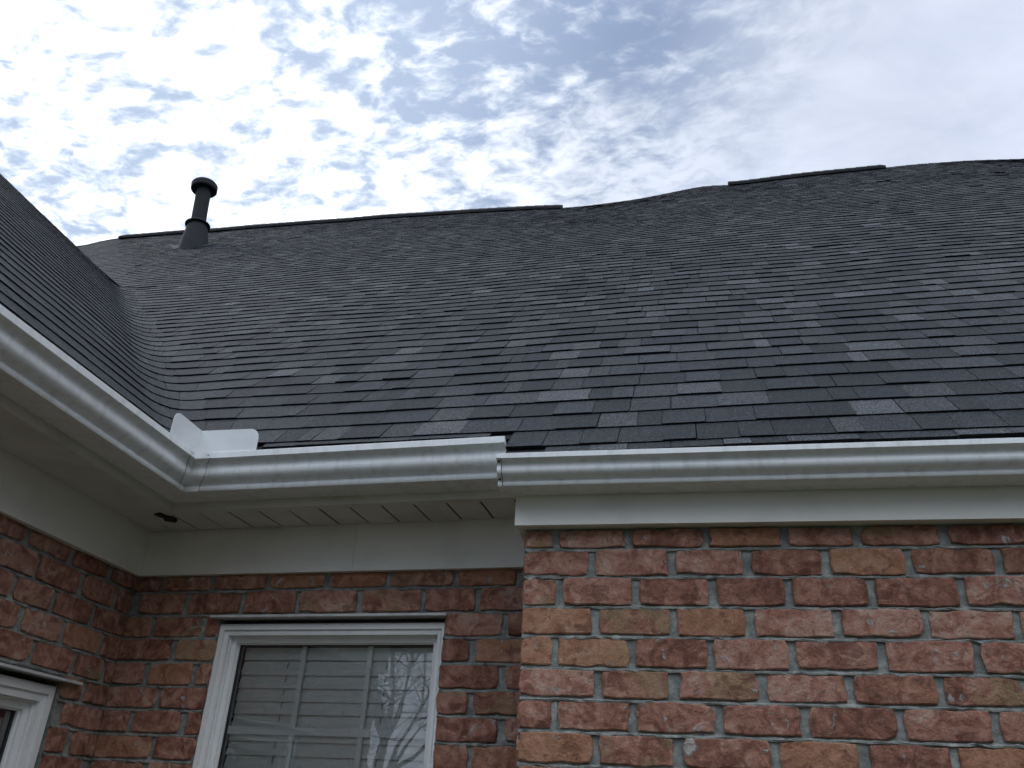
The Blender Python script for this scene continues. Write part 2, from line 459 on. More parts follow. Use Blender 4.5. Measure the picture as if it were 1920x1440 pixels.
def wall(fr, amin, amax, zj, joints, holes, label=None, pitch=.2075, seed=1, corner_a=None):
    """zj: bed joint heights from the top down. joints: list per row of head joint positions (else generated)"""
    rng = random.Random(seed)
    o, A, B, C = fr
    mort = MB()
    # mortar backing, cut around the openings
    cuts = sorted({amin, amax, *[h[0] for h in holes], *[h[1] for h in holes]})
    zs = sorted({zj[0], zj[-1], *[h[2] for h in holes], *[h[3] for h in holes]})
    for i in range(len(cuts) - 1):
        for j in range(len(zs) - 1):
            ca, cz = (cuts[i] + cuts[i + 1]) / 2, (zs[j] + zs[j + 1]) / 2
            if any(h[0] < ca < h[1] and h[2] < cz < h[3] for h in holes): continue
            mort.box(fr, cuts[i], cuts[i + 1], zs[j], zs[j + 1], -.10, -.0062)
    bricks = []
    for r in range(len(zj) - 1):
        zt, zb = zj[r], zj[r + 1]
        js = list(joints[r]) if r < len(joints) and joints[r] else []
        if not js:
            js = [amin + pitch * (.5 if r % 2 else 1.0) + rng.gauss(0, .006)]
        while js[-1] < amax - .06: js.append(js[-1] + pitch + rng.gauss(0, .006))
        while js[0] > amin + .14: js.insert(0, js[0] - pitch + rng.gauss(0, .006))
        js = [j for j in js if amin + .03 < j < amax - .03]
        edges = [amin] + js + [amax]
        g = .0075
        for i in range(len(edges) - 1):
            a0 = edges[i] + (g + abs(rng.gauss(0, .003)) if i > 0 else 0)
            a1 = edges[i + 1] - (g + abs(rng.gauss(0, .003)) if i < len(edges) - 2 else 0)
            b0, b1 = zb + .0038 + rng.gauss(0, .001), zt - .0050 + rng.gauss(0, .0011)
            segs = [(a0, a1)]
            for h in holes:
                if h[2] < b1 - .012 and h[3] > b0 + .012:
                    new = []
                    for s0, s1 in segs:
                        if s1 <= h[0] or s0 >= h[1]: new.append((s0, s1)); continue
                        if s0 < h[0]: new.append((s0, h[0] + rng.uniform(-.001, .005)))
                        if s1 > h[1]: new.append((h[1] + rng.uniform(-.006, .004), s1))
                    segs = new
            for s0, s1 in segs:
                if s1 - s0 > .025: bricks.append((s0, s1, b0, b1))
        for s0, s1 in [(amin, amax)]:
            segs = [(s0, s1)]
            for h in holes:
                if h[2] < zb < h[3]:
                    segs = [(s0, h[0]), (h[1], s1)]
            if r < len(zj) - 2:
                for q0, q1 in segs:
                    vis = [a for a in np.linspace(q0, q1, 9) if in_frame(o + A * a + B * zb, 250)]
                    if vis and q1 > q0: bed_strip(mort, fr, q0, q1, zb, rng)
    w_ = mort.build('brick_wall', MB_MORTAR, house)
    if label: w_['label'] = label
    rest = MB()
    for a0, a1, b0, b1 in bricks:
        pr = .0015 + rng.gauss(0, .0013)
        mid = o + A * (a0 + a1) / 2 + B * (b0 + b1) / 2
        V, F = brick_mesh(fr, a0, a1, b0, b1, pr, .02, rng)
        if in_frame(mid, 110): obj('brick', V, F, MB_BRICK, w_)
        else: rest.add(V, F)
    if rest.v:
        q = rest.build('bricks', MB_BRICK, w_); q['kind'] = 'stuff'
    return w_


def zrows(first, n, extra=[]):
    z = list(first)
    while len(z) < n: z.append(z[-1] - .0797)
    return z


WALL_J = [[-.339, -.135, .078, .287, .475, .69], [-.236, -.016, .186, .388, .591, .808], [-.328, -.116, .09, .285, .491, .706],
          [-.225, -.019, .183, .396, .607, .821], [-.336, -.13, .073, .276, .495, .715], [-.218, -.022, .197, .405, .616, .811],
          [-.332, -.129, .083, .292, .512, .725], [-.225, -.016, .215, .417, .62]]
zr = zrows([.757, .6976, .6192, .537, .4577, .3752, .298, .218, .1395], 32)
wall(fr_right, -.4275, 3.0, zr, WALL_J, [], 'sunlit-side brick wall under the lower gutter', seed=3)
# return of the right wall towards the set-back wall
wall((np.array([-.4275, 0, 0.0]), Y3, Z3, -X3), DR + .004, 2.68, zr, [], [], seed=8)

WIN = (-1.7406, -.908, -.95, .573)            # set-back window opening in the wall (t0, t1, z0, z1)
tL = float(np.array([XL, 0, 0]) @ TR) + 0.0
# t of the inner corner on the set-back wall
tc_ = -2.1164
REC_J = [[-1.80, -1.58, -1.355, -1.13, -.894, -.68], [-1.885, -1.666, -1.454, -1.227, -1.0, -.811, -.61],
         [-2.003, -1.80, -.717, -.50], [-2.10, -1.896, -.821, -.61], [-1.986, -1.80, -.718, -.5], [-2.10, -1.914, -.815, -.61],
         [-2.002, -1.80, -.713, -.5], [-2.09, -1.897, -.807, -.6]]
zc = zrows([.742, .681, .5985, .520, .440, .361, .286, .209, .130], 32)
wall(fr_rec, tc_, -.25, zc, REC_J, [(WIN[0], -.9205, WIN[2], .590)], 'shaded brick wall set back around the window', seed=11)
YC = 2.7518                                   # y of the inner corner on the left wall
LW = (1.60, 2.512, -.95, .335)                # left window opening (y0, y1, z0, z1)
LEFT_J = [[1.75, 1.96, 2.174, 2.39, 2.60], [1.85, 2.06, 2.254, 2.47, 2.66], [1.76, 1.975, 2.185, 2.364, 2.57],
          [1.85, 2.05, 2.251, 2.449, 2.65], [1.75, 1.95, 2.15, 2.34, 2.54, 2.70], [2.62]]
cf = MB(); cf.prism([(XL - .006, YC - .02), (XL - .12, YC - .02), (XL - .12, YC + .12), (XL - .006 + .1, YC + .12), (XL + .06, YC + .004), (XL - .006, YC + .009)], zc[-1], zc[0]); cf.build('corner_mortar', MB_MORTAR, house)
wall(fr_left, .85, YC, zc, LEFT_J, [LW], 'brick side wall of the left wing', seed=17)
# front gable wall of the left wing (faces the same way as the camera comes from)
wall((np.array([0, .85, 0.0]), X3, Z3, -Y3), -6.4, XL - .001, zc, [], [], seed=21)

# ------------------------------------------------------------------ frieze boards, fascia and soffit
def isect(x, n):
    """plan point with world x = x and NR.P = n"""
    return np.array([x, (n - NR[0] * x) / NR[1]])


friz = empty('frieze', (-1.3, 2.6, H + .8), house)
b = MB(); b.box((NR * 2.60, TR, Z3, NR), -1.26, -.25, .7355, .9035, 0, .035); b.build('frieze_board', M_FRIEZE, friz)
F0, F1 = isect(-1.92, 2.60), isect(-1.955, 2.635)
pB = (TR * -1.2612 + NR * 2.60)[:2]; pC = (TR * -1.2612 + NR * 2.635)[:2]
b = MB(); b.prism([F0, pB, pC, F1], .7355, .9035); b.build('frieze_board', M_FRIEZE, friz)
b = MB(); b.prism([(-1.955, .82), (-1.92, .82), F0 - [0, .0006], F1 - [0, .0006]], .7355, .9035); b.build('frieze_board', M_FRIEZE, friz)
b = MB(); b.box((np.array([0, 2.28, 0.]), X3, Z3, Y3), -.4533, 3.0, .7562, .93, 0, .026)
b.box((np.array([0, 2.306, 0.]), X3, Z3, Y3), -.4510, 3.0, .7572, .93, 0, .04)
# returned end of the board along the side wall
b.box((np.array([0, 2.346, 0.]), X3, Z3, Y3), -.4531, -.431, .7562, .93, 0, .36)
o = b.build('frieze_board', M_FRIEZE, friz); o['label'] = 'cream board along the top of the right brick wall'

fas = empty('fascia', (-1.3, 2.4, H + .95), house)
G0, G1 = isect(-1.706, 2.396), isect(-1.728, 2.418)
pB = (TR * -.44 + NR * 2.396)[:2]; pC = (TR * -.44 + NR * 2.418)[:2]
b = MB(); b.prism([G0, pB, pC, G1], .8985, 1.115); b.build('fascia_board', M_SOFFIT, fas)
b = MB(); b.prism([(-1.728, .52), (-1.706, .52), G0 - [0, .0006], G1 - [0, .0006]], .8985, 1.115); b.build('fascia_board', M_SOFFIT, fas)


def clip(poly, p, d):
    """keep the part of a plan polygon where (q-p).d >= 0"""
    out = []
    for i in range(len(poly)):
        a, c = np.array(poly[i]), np.array(poly[(i + 1) % len(poly)])
        da, dc = (a - p) @ d, (c - p) @ d
        if da >= 0: out.append(a)
        if (da >= 0) != (dc >= 0): out.append(a + (c - a) * da / (da - dc))
    return out


b = MB(); b.add([(-.53, 2.34, .99), (-.51, 2.34, .99), (-.51, 2.44, .99), (-.53, 2.44, .99), (-.53, 2.44, 1.10), (-.51, 2.44, 1.10)], [(0, 1, 5, 4), (1, 2, 5), (0, 4, 3), (3, 4, 5, 2)]); b.build('eave_return', M_DECK, fas)
sof = empty('soffit', (-1.5, 2.5, H + .9), house)
diag = G1 - F0; dn = np.array([diag[1], -diag[0]]); dn /= np.linalg.norm(dn)
if ((TR * -1.0 + NR * 2.5)[:2] - F0) @ dn < 0: dn = -dn
t = -2.09 - .02
while t < -.44:
    a0, a1 = t + .0036, t + .112 - .0036
    poly = [(TR * a0 + NR * 2.4185)[:2], (TR * a1 + NR * 2.4185)[:2], (TR * a1 + NR * 2.5975)[:2], (TR * a0 + NR * 2.5975)[:2]]
    if t < -1.66: poly = poly[:2] + [(TR * a1 + NR * 2.592)[:2], (TR * a0 + NR * 2.592)[:2]]
    poly = clip(poly, F0 + dn * .008, dn)
    if len(poly) > 2:
        b = MB(); b.prism(poly, .9000 + RNG.uniform(-.0008, .0008), .9022); b.build('soffit_panel', M_SOFFIT, sof)
    t += .112
y = .52
while y < 2.76:
    a0, a1 = y + .0004, y + .112 - .0004
    poly = clip([(-1.9185, a0), (-1.729, a0), (-1.729, a1), (-1.9185, a1)], F0 - dn * .008, -dn)
    if len(poly) > 2:
        b = MB(); b.prism(poly, .9000 + RNG.uniform(-.0002, .0002), .9022); b.build('soffit_panel', M_SOFFIT, sof)
    y += .112
e0, e1 = F0, G1
q = dn * .009
b = MB(); b.prism([e0 + q, e1 + q, e1 - q, e0 - q], .8975, .8994); b.build('mitre_strip', M_SOFFIT, sof)
# J-channel along the fascia of the set-back part
b = MB(); b.prism([(TR * -1.60 + NR * 2.4183)[:2], (TR * -.44 + NR * 2.4183)[:2], (TR * -.44 + NR * 2.425)[:2], (TR * -1.60 + NR * 2.425)[:2]], .8984, .8996)
b.build('edge_channel', M_SOFFIT, sof)
b = MB(); b.prism([(-2.1, .5), (-1.722, .5), (-1.722, 2.521), (-.42, 2.44), (-.42, 2.72), (-1.94, 2.8)], .9085, .912)  # dark sheet painted for the shade in the open void above the soffit
b.build('void_backing', M_VOID_SHADE, sof)
# ragged patch, painted dark for the shade in a hole broken through the soffit corner
gc = F0 + diag * .86
rg = random.Random(5)
poly = []
for k in range(13):
    an = 2 * math.pi * k / 13; rr = rg.uniform(.020, .044)
    poly.append(gc + np.array([math.cos(an) * rr * .85, math.sin(an) * rr * 1.25]))
b = MB()
b.add([(p[0], p[1], .8952 + rg.uniform(-.001, .001)) for p in poly] + [(p[0], p[1], .8985) for p in poly] + [(gc[0], gc[1], .892)],
      [(i, (i + 1) % 13, 26) for i in range(13)] + [(i, 13 + i, 13 + (i + 1) % 13, (i + 1) % 13) for i in range(13)])
o = b.build('hole_shade_patch', M_SHADE_SEALANT, sof); o['label'] = 'ragged patch painting the dark of a hole at the inner corner of the soffit'

# ------------------------------------------------------------------ gutters
PROF = [(0, .80), (0, 0), (.64, 0), (.655, .01), (.66, .125), (.635, .16), (.63, .185), (.665, .21), (.725, .25), (.79, .31), (.835, .38), (.855, .45),
        (.852, .52), (.838, .59), (.835, .65), (.85, .70), (.885, .75), (.93, .785), (.985, .80), (1.0, .815), (1.0, .985), (.985, 1.0), (.93, 1.0), (.92, .97)]
CREASE = (1, 2, 4, 6, 18, 19, 20, 22)


def sweep(stations, name, m, parent, prof=None, smooth=True):
    """stations: functions d,z -> 3d point; the sheet is split at its folds so that they stay crisp"""
    idx = list(range(len(PROF))) if prof is None else prof
    chains = [[]]
    for i in idx:
        chains[-1].append(i)
        if i in CREASE and i != idx[-1] and len(chains[-1]) > 1: chains.append([i])
    V = []; F = []
    for ch in chains:
        n = len(ch); b0 = len(V)
        V += [st(*PROF[i]) for st in stations for i in ch]
        F += [(b0 + i * n + k, b0 + i * n + k + 1, b0 + (i + 1) * n + k + 1, b0 + (i + 1) * n + k) for i in range(len(stations) - 1) for k in range(n - 1)]
    return obj(name, V, F, m, parent, smooth=smooth)


D6, H6 = .15, .116
def zdrop(P, top):                            # the set-back run falls slightly to the right
    tt_ = float(np.dot(P, TR)); k = min(max((tt_ + 1.685) / 1.04, 0), 1)
    return -.0065 * k
def st_left(y, out=0):
    k = (y - 1.43) / .9
    return lambda d, z: np.array([-1.706 + d * D6 + out * (1 if z > .02 else 0), y, .930 - (.005 * (1 - k)) * z + (z * H6 if True else 0) - out * (1 if z <= .02 else 0)])
def st_corner(out=0):
    def f(d, z):
        dd = d * D6 + out
        p = isect(-1.706 + dd, 2.396 - dd)
        return np.array([p[0], p[1], .930 + z * H6 - (out if z <= .02 else 0)])
    return f
def st_rec(t_, out=0):
    def f(d, z):
        P = TR * t_ + NR * (2.396 - d * D6 - out); P = P.copy(); P[2] = .930 + z * H6 + zdrop(P, z) - (out if z <= .02 else 0)
        return P
    return f


g1 = empty('gutter', (-1.6, 2.3, H + .95), house); g1['label'] = 'upper white gutter turning the inside corner'
sweep([st_left(yy) for yy in (.45, 1.1, 1.8, 2.25)] + [st_corner()], 'gutter_trough', MB_GUT, g1)
sweep([st_corner()] + [st_rec(tt_) for tt_ in (-1.58, -1.3, -.95, -.645)], 'gutter_trough', MB_GUT, g1)
# the mitre box wrapped round the inside corner: follows the trough 2 mm outside it
MP = list(range(2, 21))
yl = lambda d: 0
def st_left_c(dy, out):
    def f(d, z):
        c = st_corner(out)(d, z); return c - np.array([0, dy, 0])
    return f
def st_rec_c(dt, out):
    def f(d, z):
        c = st_corner(out)(d, z); return c + TR * dt
    return f
sweep([st_left_c(.030, .0018), st_corner(.0018)], 'mitre_box', MB_GUT, g1, MP)
sweep([st_corner(.0018), st_rec_c(.055, .0018)], 'mitre_box', MB_GUT, g1, MP)
for stf in (st_left_c(.0305, .0022), st_rec_c(.0555, .0022)):
    b = MB(); b.tube([stf(*PROF[i]) for i in range(3, 20)], .0007, 4); b.build('seam', M_GASKET, g1)
def screw(P, nrm, parent, r=.0034):
    nrm = np.array(nrm) / np.linalg.norm(nrm); b = MB()
    b.tube([P - nrm * .001, P + nrm * .0012, P + nrm * .002], [r, r, r * .5], 8); b.build('screw', M_SCREW, parent, smooth=False)
for k, (d, z) in enumerate([(1.0, .91), (.885, .66), (.76, .31)]):
    screw(st_left_c(.022, .002)(d, z), X3 - Z3 * (.0 if k < 2 else .7), g1)
    screw(st_rec_c(.045, .002)(d, z), -NR - Z3 * (.0 if k < 2 else .7), g1)


def end_cap(stf, along, name, parent, flange=.011):
    pr = PROF[1:22]
    V = [stf(d, z) + along * .0008 for d, z in pr] + [stf(d, z) - along * .0008 for d, z in pr]; n = len(pr)
    F = [tuple(range(n)), tuple(range(2 * n - 1, n - 1, -1))] + [(i, n + i, n + (i + 1) % n, (i + 1) % n) for i in range(n)]
    return obj(name, V, F, MB_GUT, parent)
end_cap(st_rec(-.6455), TR, 'end_cap', g1)
b = MB()
for i in range(2, 20): pass
sweep([st_rec(-.6555, .0016), st_rec(-.6445, .0016)], 'end_flange', MB_GUT, g1, MP)

D5, H5 = .125, .083
def st_r(x, out=0):
    def f(d, z): return np.array([x, 2.28 - d * D5 - out - .0008, .8445 + z * H5 - (out if z <= .02 else 0)])
    return f
g2 = empty('gutter', (-.48, 2.2, H + .85), house); g2['label'] = 'lower white gutter above the right brick wall, ending in a capped corner'
sweep([st_r(x) for x in (-.4885, 0, .7, 1.5, 3.0)], 'gutter_trough', MB_GUT, g2)
end_cap(st_r(-.4895), X3, 'end_cap', g2)
b = MB(); b.tube([st_r(-.4775, .0012)(*PROF[i]) for i in range(3, 20)], .0009, 4); b.build('seam', M_GASKET, g2)
sweep([st_r(-.4905, .0018), st_r(-.4785, .0018)], 'end_flange', MB_GUT, g2, MP)
b = MB()
for d, z in ((.90, .76), (.69, .23)):
    P = st_r(-.4845, .002)(d, z); b.tube([P + Y3 * .002, P - Y3 * .0016], .0042, 7)
o = b.build('sealant_spot', M_SHADE_SEALANT, g2)

# splash guard standing on the lip of the inside corner
sg = MB()
CZ = 1.0475; HG = .084
def lipP(s):
    """plan point along the lip: s<0 left run, s>0 set-back run"""
    c = isect(-1.706 + D6 - .005, 2.396 - D6 + .005)
    if s < 0: return np.array([c[0], c[1] + s])
    return c + TR[:2] * s
stn = []
LA, LB = .165, .222
def hgt(s):
    e_ = (s + LA) if s < 0 else (LB - s); r = .034
    base = HG if s < 0 else HG * (1 - .08 * s / LB)
    return base if e_ >= r else base - r + math.sqrt(max(r * r - (r - e_) ** 2, 0))
ss = sorted(set([-LA, -LA + .003, -LA + .008, -LA + .016, -LA + .025, -LA + .036, -.08, -.02, 0, .03, .1, .17, LB - .036, LB - .025, LB - .016, LB - .008, LB - .003, LB]))
V = []
for s in ss:
    p = lipP(s); lo = CZ - .018
    for zz_ in np.linspace(0, 1, 4): 
        lean = 0
        V.append((p[0] - lean * (.7 if s < .02 else .05), p[1] + lean * (.7 if s > -.02 else .05), lo + (hgt(s) + .016) * zz_))
n = 4
F = [(i * n + k, (i + 1) * n + k, (i + 1) * n + k + 1, i * n + k + 1) for i in range(len(ss) - 1) for k in range(3)]
o = obj('splash_guard', V, F, m_paint('bright_aluminium', (.72, .75, .77), .42, .04, .05), g1)
md = o.modifiers.new('thickness', 'SOLIDIFY'); md.thickness = .0015; md.offset = 0

# ------------------------------------------------------------------ roof
AL = math.radians(44); PS = math.radians(-1.3237)
NN = np.array([-math.sin(PS), math.cos(PS), 0.0]); TT = np.array([math.cos(PS), math.sin(PS), 0.0])
NMAIN = -NN * math.sin(AL) + Z3 * math.cos(AL)
KX = .7277; NLEFT = np.array([math.sin(AL), 0, math.cos(AL)])
XC0 = -1.56; EXP = .143; NCOURSE = 72; SR = EXP * NCOURSE; RF = .17
RID = [(-14, .09), (-9.67, .086), (-9.2, .142), (-8.9, .141), (-7.313, .10), (-4.6, .047), (-2.665, -.025), (-1.66, -.082), (-1.3, -.078), (-.914, -.07),
       (-.605, -.062), (-.145, -.017), (.307, .028), (.492, .031), (.712, .012), (1.33, .02), (2.04, .027), (2.76, .03), (3.2, .04), (3.74, .018), (4.52, -.03), (6, -.05), (12, -.05)]
RX = np.array([a for a, _ in RID]); RY = np.array([b_ for _, b_ in RID])
S_LEFT = 4.54                                 # left wing ridge
def ridge_d(t_):
    return sum(np.interp(t_ + k, RX, RY) for k in (-.12, -.04, .04, .12)) / 4
def wob(t_, s):
    return (.0028 * math.sin(t_ * 3.1 + s * .7 + 1) + .002 * math.sin(t_ * 5.3 - s * 1.9) + .003 * math.sin(t_ * 1.3 + s * 2.3)) * min(1, .35 + s * .3)
def corner_plan(s):
    x = XC0 - KX * s; n_ = 2.2465 + math.cos(AL) * s
    return np.array([x, (n_ - NN[0] * x) / NN[1], 0.0])
def SP(s, l, off=0.0):
    """roof surface: s up the slope, l along the course from the valley (negative = left wing)"""
    C = corner_plan(s); k_ = min(max(s / 1.1, 0), 1); r = .035 + (RF - .035) * k_ * (2 - k_)
    if l >= r or s > S_LEFT + .002: P = C + TT * l; w_ = 1.0
    elif l <= -r: P = C + Y3 * l; w_ = 0.0
    else:
        u_ = (l + r) / (2 * r); A_, B_ = C - Y3 * r, C + TT * r
        P = A_ * (1 - u_) ** 2 + C * 2 * u_ * (1 - u_) + B_ * u_ ** 2; w_ = u_ * u_ * (3 - 2 * u_)
    N_ = NMAIN * w_ + NLEFT * (1 - w_); N_ = N_ / np.linalg.norm(N_)
    t_ = float(P @ TT)
    d = ridge_d(t_) * (max(s, 0.0) / SR) ** 2.2 * w_ + wob(t_ if w_ > .5 else l, s)
    P = P + N_ * (off + d); P[2] += .985 + math.sin(AL) * s
    return P
def l_of_t(s, t_): return t_ - float(corner_plan(s) @ TT)


S_LEFT = 4.54                                 # left wing ridge
XJOG = -.538                                  # right of this the eave comes one course lower
roof = empty('roof', (0, 5, H + 3), house); roof['label'] = 'dark grey laminated shingle roof with a woven valley'
def lup(l, s0, s1):
    """where a side edge that runs straight up the slope meets the upper course line"""
    c0, c1 = corner_plan(s0), corner_plan(s1)
    w_ = min(abs(l) / (RF + .25), 1.0)
    if l > 0 or s0 > S_LEFT: return l + (float(c0 @ TT) - float(c1 @ TT)) * (1.0 if s0 > S_LEFT else w_)
    return l - (c1[1] - c0[1]) * w_
def shingle(s0, s1, l0, l1, th, skew=0.0, lift=0.0):
    n = 1
    if l0 < RF + .02 and l1 > -RF - .02: n = max(2, int((l1 - l0) / .035))
    V = []; F = []
    for i in range(n + 1):
        l = l0 + (l1 - l0) * i / n; sk = skew * (i / n - .5)
        V += [SP(s0 + sk, l, -.002), SP(s0 + sk, l, th + lift), SP(s1, lup(l, s0, s1), .0012)]
    for i in range(n):
        a = i * 3; F += [(a, a + 3, a + 4, a + 1), (a + 1, a + 4, a + 5, a + 2)]
    F += [(0, 1, 2), (n * 3, n * 3 + 2, n * 3 + 1)]
    return V, F, [0 if i < 2 * n and i % 2 == 0 else 1 for i in range(len(F))]


rs = random.Random(42)
pieces = []
for k in range(-1, NCOURSE):
    s0, s1 = k * EXP, (k + 1) * EXP + .012
    lmax = l_of_t(s0, 3.2 + .075 * k + (3 if k > 20 else 0))
    if s0 < S_LEFT: lmin = -(corner_plan(s0)[1] - .42)
    else: lmin = l_of_t(s0, -12.0)
    l = lmin - rs.uniform(0, .2)
    strip = rs.uniform(.2, 1.0); high = rs.random() < .5; prev = .5
    cb = rs.uniform(-.02, .02)
    while l < lmax:
        wd = rs.choice((.055, .075, .095, .11, .12, .13, .145, .16, .185))
        l1 = l + wd; gap = 0
        strip -= wd
        if strip < 0: strip = 1.0 + rs.uniform(-.02, .02); gap = .003
        a0, a1 = max(l, lmin), l1 - max(gap, .0018)
        if k <= 0:
            lj = l_of_t(s0, XJOG)
            if a0 < lj < a1:
                if lj - a0 > a1 - lj: a1 = lj; l1 = lj
                else: a0 = lj
        mid = (a0 + a1) / 2
        tmid = float(SP(max(s0, 0), mid) @ TT)
        lo = s0; skip = a1 - a0 < .015
        if k < 1 and not (mid > RF and tmid > XJOG):
            if k == -1: skip = True
            else: lo = .100
        elif k == -1: lo = -.058
        if k == 0 and mid < -RF: lo = .105
        if k == 0 and -RF - .08 < mid < RF + .12: skip = True
        # colour: most tabs dark, some lighter; lighter tabs more frequent in the middle and to the right
        v = rs.random(); pl = .10 + .06 * min(max((tmid + .5) / 2.0, 0), 1)
        tone = rs.uniform(.24, .66) if v > .30 else rs.uniform(.15, .32) if v > pl * .8 else rs.uniform(.72, .93)
        if v > .82: tone = rs.uniform(.55, .74)
        if mid < RF + .3: tone = .43 + (tone - .43) * .6
        th = (.0080 if high else .0058) + rs.uniform(-.0006, .0008)
        if mid < RF: th = .0062 + rs.uniform(-.0009, .0009)
        high = not high if rs.random() < .8 else high
        if not skip:
            jl = rs.uniform(-.0016, .0016)
            if s0 < S_LEFT < s1 and a0 < RF + .1: s1_ = S_LEFT
            else: s1_ = s1
            pieces.append((lo + (jl if lo == s0 else 0), s1_, a0, a1, th, rs.uniform(-.0025, .0025) if lo == s0 else 0, (rs.uniform(0, .0014) + (0.003 if rs.random() < .02 else 0)) if mid > RF else 0, tone))
        l = l1
# the 300 that show largest become parts of their own, the rest one part
def seen(p):
    c = SP((p[0] + p[1]) / 2, (p[2] + p[3]) / 2)
    if not in_frame(c, 0) : return 0
    q = [px(SP(s, l))[:2] for s, l in ((p[0], p[2]), (p[0], p[3]), (p[1], p[3]), (p[1], p[2]))]
    a = 0
    for i in range(4):
        (x0, y0), (x1, y1) = q[i], q[(i + 1) % 4]; a += x0 * y1 - x1 * y0
    x, y, z = px(c)
    if p[2] < -RF and (p[0] < .60): return 0
    if a > 0: return 0
    return abs(a) / 2
order = sorted(range(len(pieces)), key=lambda i: -seen(pieces[i]))
big_ = set(order[:298])
rest = MB()
for i, p in enumerate(pieces):
    V, F, K = shingle(*p[:7])
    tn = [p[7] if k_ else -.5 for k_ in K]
    if i in big_: obj('shingle', V, F, MB_SH, roof, tn)
    else:
        rest.add(V, F, p[7]); rest.t[-len(F):] = tn
o = rest.build('shingles', MB_SH, roof, tones=True); o['kind'] = 'stuff'
# underlay under the shingles
dk = MB()
ls = None
def deck_rows(srows, lfun, nl, off=-.006):
    rows = [[SP(s, l, off) for l in lfun(s)] for s in srows]
    V = [p for r in rows for p in r]; m_ = len(rows[0])
    dk.add(V, [(i * m_ + j, i * m_ + j + 1, (i + 1) * m_ + j + 1, (i + 1) * m_ + j) for i in range(len(rows) - 1) for j in range(m_ - 1)])
deck_rows(np.arange(.115, S_LEFT + .1, .143), lambda s: np.concatenate([np.linspace(-(corner_plan(s)[1] - .43), -RF, 28), np.linspace(-RF, RF, 13)[1:], np.linspace(RF, l_of_t(s, XJOG), 30)[1:]]), 0)
deck_rows(np.arange(-.045, S_LEFT + .1, .143), lambda s: np.linspace(l_of_t(s, XJOG), l_of_t(s, 4.5), 34), 0)
deck_rows(np.linspace(S_LEFT, SR, 40), lambda s: np.linspace(l_of_t(s, -12), l_of_t(s, 9), 110), 0)
# rear slopes, so that the ridge is a real edge
rid = [SP(SR, l_of_t(SR, t_), 0) for t_ in np.linspace(-12, 9, 60)]
dk.add([p for r in rid for p in (r, r + NN * 5 - Z3 * 4.8)], [(2 * i, 2 * i + 1, 2 * i + 3, 2 * i + 2) for i in range(59)])
lr = [SP(S_LEFT, -(corner_plan(S_LEFT)[1] - y_), 0) for y_ in np.linspace(.43, 5.6, 12)]
dk.add([p for r in lr for p in (r, r + np.array([-3.0, 0, -3.0]))], [(2 * i, 2 * i + 1, 2 * i + 3, 2 * i + 2) for i in range(11)])
dk.build('roof_deck', M_DECK, roof)
# gable end of the left wing
gy = .86; zt = SP(S_LEFT, -2)[2]
b = MB(); xr = lr[0][0]
b.prism([(0, 0), (1, 0), (0, 1)], 0, 1); b = MB()
b.add([(XL, gy, .74), (xr, gy, zt - .12), (2 * xr - XL, gy, .74), (XL, gy + .02, .74), (xr, gy + .02, zt - .12), (2 * xr - XL, gy + .02, .74)],
      [(0, 1, 2), (3, 5, 4), (0, 3, 4, 1), (1, 4, 5, 2), (0, 2, 5, 3)])
b.build('gable_siding', M_FRIEZE, house)


def cap_row(pts_fn, t0, t1, wdt, th, name, parent, step=.142, down=(NN, Z3), off=.0):
    """ridge cap shingles bent over the ridge, each lapping the next"""
    t_ = t0; i = 0
    while t_ < t1:
        ta, tb = t_, min(t_ + step + .02, t1 + .02)
        V = []
        for q, lf in ((ta, th), (tb, th * .35)):
            R = pts_fn(q); up_ = Z3 * (off + lf)
            V += [R - down[0] * wdt - down[1] * wdt * .93 + up_, R + up_ * 1.0 + Z3 * .004, R + down[0] * wdt - down[1] * wdt * .93 + up_]
        V += [p - Z3 * (.007) for p in V]
        F = [(0, 3, 4, 1), (1, 4, 5, 2), (0, 1, 7, 6), (1, 2, 8, 7), (3, 9, 10, 4), (4, 10, 11, 5), (0, 6, 9, 3), (2, 5, 11, 8)]
        parent.add(V, F, rs.uniform(.25, .6))
        t_ += step; i += 1


rc = MB()
fn = lambda q: SP(SR, l_of_t(SR, q), 0)
for a, c in ((-12, -8.92), (-1.64, .70), (2.78, 8.5)): cap_row(fn, a, c, .12, .008, 'ridge_cap', rc)
o = rc.build('ridge_cap', MB_SH, roof, tones=True); o['kind'] = 'stuff'
for a, c in ((-8.90, -1.66), (.712, 2.765)):
    vb = MB(); n_ = int((c - a) / .12); V = []
    for i in range(n_ + 1):
        R = fn(a + (c - a) * i / n_)
        wv_ = .003 * math.sin(i * 1.7) + .002 * math.sin(i * .6)
        for dn_, hz in ((-.15, -.115), (-.15, -.075), (0, .062), (.15, -.075), (.15, -.115)):
            V.append(R + NN * dn_ + Z3 * (hz + wv_))
    F = [(i * 5 + k, (i + 1) * 5 + k, (i + 1) * 5 + k + 1, i * 5 + k + 1) for i in range(n_) for k in range(4)]
    F += [(0, 1, 2, 3, 4), tuple(n_ * 5 + k for k in (4, 3, 2, 1, 0))]
    vb.add(V, F); v_ = vb.build('ridge_vent', M_DECK, roof)
    cp = MB(); cap_row(fn, a + .01, c - .03, .145, .012, 'cap', cp, off=.058)
    o = cp.build('vent_cap', MB_SH, v_, tones=True); o['kind'] = 'stuff'
# ridge cap of the left wing
lc = MB()
fl = lambda q: SP(S_LEFT, -(corner_plan(S_LEFT)[1] - q), 0)
cap_row(fl, .43, corner_plan(S_LEFT)[1] - .25, 0.075, .004, 'ridge_cap', lc, down=(X3, Z3))
o = lc.build('ridge_cap', MB_SH, roof, tones=True); o['kind'] = 'stuff'

